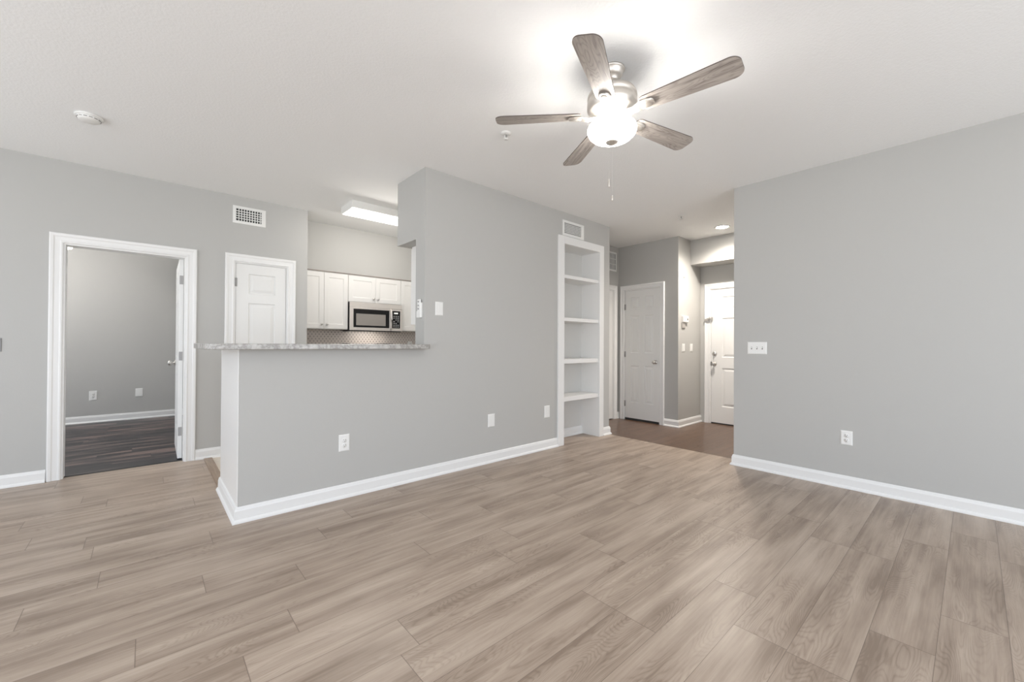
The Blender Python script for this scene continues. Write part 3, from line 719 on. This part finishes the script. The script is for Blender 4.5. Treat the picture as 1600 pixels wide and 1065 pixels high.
plate('wall_switch', 'white rocker switch in the hall nearer the entry door', 'switch', (6.088, HY, 1.14), 0, 0.085, 0.115, 'rocker')
plate('wall_outlet', 'white outlet in the kitchen backsplash right of the microwave', 'outlet', (3.10, KY-0.009, 1.155), 0, 0.075, 0.12, 'outlet')
# fan remote in its wall cradle on the column side
t = thing('remote_cradle', 'white fan remote in a wall cradle on the side of the column', 'remote control', (1.82, 3.277, 1.415), FACE_W)
b = bm_(); box(b, -0.032, 0.032, -0.012, -0.0002, 0.0, 0.13, 0.003); box(b, -0.034, 0.034, -0.026, -0.0002, -0.004, 0.055, 0.004); obj('cradle', b, M_PLATE, t)
b = bm_(); box(b, -0.026, 0.026, -0.022, -0.010, 0.03, 0.160, 0.005); rc = obj('remote', b, M_PLATE, t)
for z in (0.075, 0.105, 0.138):
    b = bm_(); lathe(b, [(0.0001, -0.0285), (0.007, -0.0282), (0.008, -0.021)], 14, (0, 0, z), 'y'); obj('button', b, M_BUTTON, rc)
# hall door chime / alarm keypad, hook
t = thing('alarm_keypad', 'small white alarm box with grey panel below on the hall wall', 'alarm', (5.865, HY, 1.50))
b = bm_(); box(b, -0.075, 0.085, -0.030, -0.0002, 0.012, 0.102, 0.006); tag(obj('box', b, M_PLATE, t), 'white box')
b = bm_(); lathe(b, [(0.0001, -0.033), (0.014, -0.033), (0.016, -0.0295)], 16, (0.045, 0, 0.055), 'y'); obj('sensor', b, M_SLOT, t)
b = bm_(); box(b, -0.09, 0.015, -0.014, -0.0002, -0.075, 0.010, 0.003); tag(obj('keypad', b, new_mat('grey_plastic', (0.36, 0.34, 0.32), 0.5), t), 'grey keypad')
b = bm_(); lathe(b, [(0.0001, -0.022), (0.012, -0.021), (0.013, -0.008), (0.020, -0.004), (0.021, -0.0002), (0.0001, -0.0002)], 18, (0, 0, 0), 'y')
o = obj('wall_hook', b, M_PLATE, loc=(5.85, HY, 2.18)); tag(o, 'tiny white hook high on the hall wall above the alarm box', 'hook')

# ------------------------------------------------------------------ ceiling fittings
def sprinkler(x, y, label):
    t = thing('sprinkler_head', label, 'sprinkler', (x, y, H))
    b = bm_(); lathe(b, [(0.0001, -0.0002), (0.040, -0.0002), (0.040, -0.003), (0.030, -0.008), (0.018, -0.010), (0.0001, -0.010)], 28); obj('escutcheon', b, M_VENTW, t)
    b = bm_(); tube(b, [(-0.011, 0, -0.008), (-0.014, 0, -0.025), (-0.003, 0, -0.042)], 0.003, 8); tube(b, [(0.011, 0, -0.008), (0.014, 0, -0.025), (0.003, 0, -0.042)], 0.003, 8); obj('frame_arms', b, M_VENTW, t)
    b = bm_(); lathe(b, [(0.003, -0.012), (0.003, -0.040)], 10); obj('bulb', b, M_SLOT, t)
    b = bm_(); lathe(b, [(0.0001, -0.042), (0.020, -0.042), (0.020, -0.0445), (0.0001, -0.0455)], 24); obj('deflector', b, M_VENTW, t)
sprinkler(1.972, 2.297, 'white ceiling sprinkler head near the fan blade')
sprinkler(4.80, 2.345, 'white ceiling sprinkler head in front of the hall')
t = thing('smoke_detector', 'round white smoke detector on the ceiling at upper left', 'smoke detector', (-0.315, 4.06, H))
b = bm_(); lathe(b, [(0.0001, -0.0002), (0.072, -0.0002), (0.073, -0.010), (0.068, -0.014), (0.0001, -0.014)], 40); obj('base', b, M_PLATE, t)
b = bm_(); lathe(b, [(0.060, -0.014), (0.061, -0.020), (0.055, -0.030), (0.046, -0.036), (0.02, -0.038), (0.0001, -0.038)], 40); cv = obj('cover', b, M_PLATE, t)
b = bm_()
for k in range(14):
    a = 2*PI*k/14
    mm = Matrix.Rotation(a, 4, 'Z')
    vs0 = len(b.verts); box(b, 0.0575, 0.0612, -0.009, 0.009, -0.0245, -0.0215)
    b.verts.ensure_lookup_table(); bmesh.ops.transform(b, matrix=mm, verts=b.verts[vs0:])
obj('vent_slots', b, M_SLOT, cv)
# recessed can light in the hall
t = thing('recessed_light', 'lit round recessed ceiling light in the entry hall', 'ceiling light', (5.655, 2.205, H))
b = bm_(); lathe(b, [(0.072, -0.0002), (0.095, -0.0002), (0.094, -0.006), (0.076, -0.009), (0.072, -0.003)], 40); obj('trim_ring', b, M_PLATE, t)
b = bm_(); lathe(b, [(0.0001, -0.003), (0.075, -0.003)], 40); obj('lens', b, M_CAN, t)
# kitchen fluorescent
t = thing('fluorescent_light', 'lit rectangular fluorescent ceiling light in the kitchen', 'ceiling light', (1.65, 4.48, H))
b = bm_(); box(b, 0, 1.24, 0.0, 0.015, -0.080, -0.0002); box(b, 0, 1.24, 0.325, 0.34, -0.080, -0.0002); box(b, 0, 0.012, 0.015, 0.325, -0.08, -0.0002); box(b, 1.228, 1.24, 0.015, 0.325, -0.08, -0.0002); obj('frame', b, M_PLATE, t)
b = bm_(); box(b, 0.013, 1.227, 0.016, 0.324, -0.084, -0.01); obj('diffuser', b, M_TUBE, t)
# bedroom ceiling lamp
t = thing('bedroom_light', 'small lit bedroom ceiling lamp glimpsed at the top of the doorway', 'ceiling light', (-0.775, 7.5, H))
b = bm_(); lathe(b, [(0.0001, -0.0002), (0.07, -0.0002), (0.07, -0.02), (0.012, -0.03), (0.012, -0.30)], 28); obj('canopy', b, M_NICKEL, t)
b = bm_(); lathe(b, [(0.012, -0.30), (0.05, -0.31), (0.075, -0.35), (0.06, -0.40), (0.0001, -0.415)], 28); obj('lamp_shade', b, M_OFFBULB, t)

# ------------------------------------------------------------------ ceiling fan
t = thing('ceiling_fan', 'five-blade ceiling fan with weathered grey blades and lit glass bowl', 'ceiling fan', (FX, FY, H))
def part(name, prof, mat, seg=56, par=None):
    b = bm_(); lathe(b, prof, seg); return obj(name, b, mat, par or t)
part('canopy', [(0.0001, -0.0002), (0.069, -0.0002), (0.071, -0.006), (0.067, -0.012), (0.062, -0.015), (0.059, -0.032), (0.048, -0.046), (0.034, -0.052), (0.033, -0.060), (0.024, -0.070), (0.0001, -0.070)], M_FANMET)
b = bm_(); tube(b, [(0, 0, -0.06), (0, 0, -0.15)], 0.0125, 20); obj('downrod', b, M_FANMET, t)
part('yoke_cover', [(0.0135, -0.080), (0.026, -0.084), (0.030, -0.100), (0.038, -0.114), (0.0135, -0.118)], M_FANMET)
part('motor_housing', [(0.0001, -0.116), (0.060, -0.118), (0.105, -0.126), (0.128, -0.138), (0.136, -0.152), (0.138, -0.166), (0.133, -0.171), (0.133, -0.182), (0.138, -0.187),
                       (0.139, -0.222), (0.133, -0.228), (0.133, -0.234), (0.124, -0.242), (0.112, -0.250), (0.100, -0.262), (0.072, -0.268), (0.0001, -0.268)], M_FANMET)
part('switch_housing', [(0.0001, -0.268), (0.052, -0.268), (0.056, -0.276), (0.056, -0.292), (0.048, -0.302), (0.0001, -0.303)], M_FANMET)
part('light_fitter', [(0.030, -0.302), (0.060, -0.3035), (0.064, -0.308), (0.050, -0.309), (0.030, -0.3075)], M_FANMET)
bowl = part('glass_bowl', [(0.116, -0.316), (0.123, -0.319), (0.132, -0.328), (0.1365, -0.340), (0.136, -0.352), (0.128, -0.370), (0.110, -0.387), (0.084, -0.400), (0.052, -0.408), (0.020, -0.411), (0.0001, -0.411)], M_BOWL)
part('finial', [(0.0001, -0.4085), (0.033, -0.4085), (0.036, -0.412), (0.031, -0.418), (0.018, -0.422), (0.010, -0.428), (0.0001, -0.430)], M_FANMET, 28)
PH, NB, TILT, ZB = 3.581, 5, R(-11), -0.262
def blade_bm():
    b = bm_(); L0, L1 = 0.175, 0.662; w0, w1 = 0.052, 0.068; rc = 0.042
    top = [(L0, -w0), ]
    pts = []
    n = 10
    # outline: narrow root, wider rounded tip
    pts += [(L0+0.018*(1-math.cos(R(90*k/4))), -w0+0.018*(1-math.sin(R(90*k/4)))) for k in range(0, 1)]
    pts = [(L0, -w0+0.02), (L0+0.006, -w0+0.006), (L0+0.02, -w0)]
    for k in range(n+1):
        a = R(-90+90*k/n); pts.append((L1-rc*1.15+rc*1.15*math.cos(a), -w1+rc+rc*math.sin(a)))
    for k in range(n+1):
        a = R(90*k/n); pts.append((L1-rc*1.15+rc*1.15*math.cos(a), w1-rc+rc*math.sin(a)))
    pts += [(L0+0.02, w0), (L0+0.006, w0-0.006), (L0, w0-0.02)]
    prism(b, pts, -0.003, 0.003)
    return b
def iron_bm():
    """bracket: arm from the motor, then a fork plate under the blade root"""
    b = bm_()
    prof = [(0.070, 0.018, -0.004), (0.100, 0.020, -0.010), (0.130, 0.022, -0.016), (0.150, 0.028, -0.014), (0.172, 0.034, -0.008), (0.215, 0.034, -0.008), (0.238, 0.026, -0.008), (0.246, 0.012, -0.008)]
    prev = None
    for x, hw, z in prof:
        q = [b.verts.new(c) for c in ((x, -hw, z), (x, hw, z), (x, hw*0.8, z-0.007), (x, -hw*0.8, z-0.007))]
        if prev:
            for i in range(4): b.faces.new((prev[i], prev[(i+1) % 4], q[(i+1) % 4], q[i]))
        else: b.faces.new(q)
        prev = q
    b.faces.new(prev)
    # raised oval medallion
    lathe(b, [(0.0001, -0.019), (0.018, -0.019), (0.026, -0.016), (0.028, -0.012)], 24, (0, 0, 0))
    b.verts.ensure_lookup_table()
    vs = b.verts[-4*24:]; bmesh.ops.transform(b, matrix=Matrix.Translation((0.205, 0, 0)) @ Matrix.Diagonal((1.3, 0.85, 1, 1)), verts=vs)
    return b
proto = obj('blade', blade_bm(), M_BLADE, t); iron = obj('blade_bracket', iron_bm(), M_FANMET, proto)
proto.data.materials.append(M_BLEDGE)
for f in proto.data.polygons:
    if abs(f.normal.z) < 0.5: f.material_index = 1
for i in range(NB):
    o = proto if i == 0 else proto.copy()
    if i:
        C.objects.link(o); o.parent = t; c = iron.copy(); C.objects.link(c); c.parent = o
    o.location = (0, 0, ZB); a = PH+i*2*PI/NB
    o.rotation_mode = 'XYZ'
    o.rotation_euler = (Matrix.Rotation(a, 4, 'Z') @ Matrix.Rotation(TILT, 4, 'X')).to_euler('XYZ')
# pull chains
def chain(dx, dy, zend, fob):
    ang = math.atan2(dy, dx); r = 0.150
    b = bm_()
    x, y = dx, dy
    tube(b, [(x*0.37, y*0.37, -0.290), (x, y, -0.305), (x*1.02, y*1.02, -0.318), (x*1.02, y*1.02, zend)], 0.0009, 6)
    ch = obj('pull_chain', b, M_VENTW, t)
    b = bm_(); lathe(b, [(0.0001, 0), (0.003, -0.003), (0.0045, -0.015), (0.0045, -fob+0.006), (0.003, -fob), (0.0001, -fob)], 14, (x*1.02, y*1.02, zend)); obj('fob', b, M_FANMET, ch)
ca = math.atan2(-FY, -FX)
chain(0.139*math.cos(ca-0.10), 0.139*math.sin(ca-0.10), -0.675, 0.045)
chain(0.139*math.cos(ca+0.02), 0.139*math.sin(ca+0.02), -0.765, 0.030)
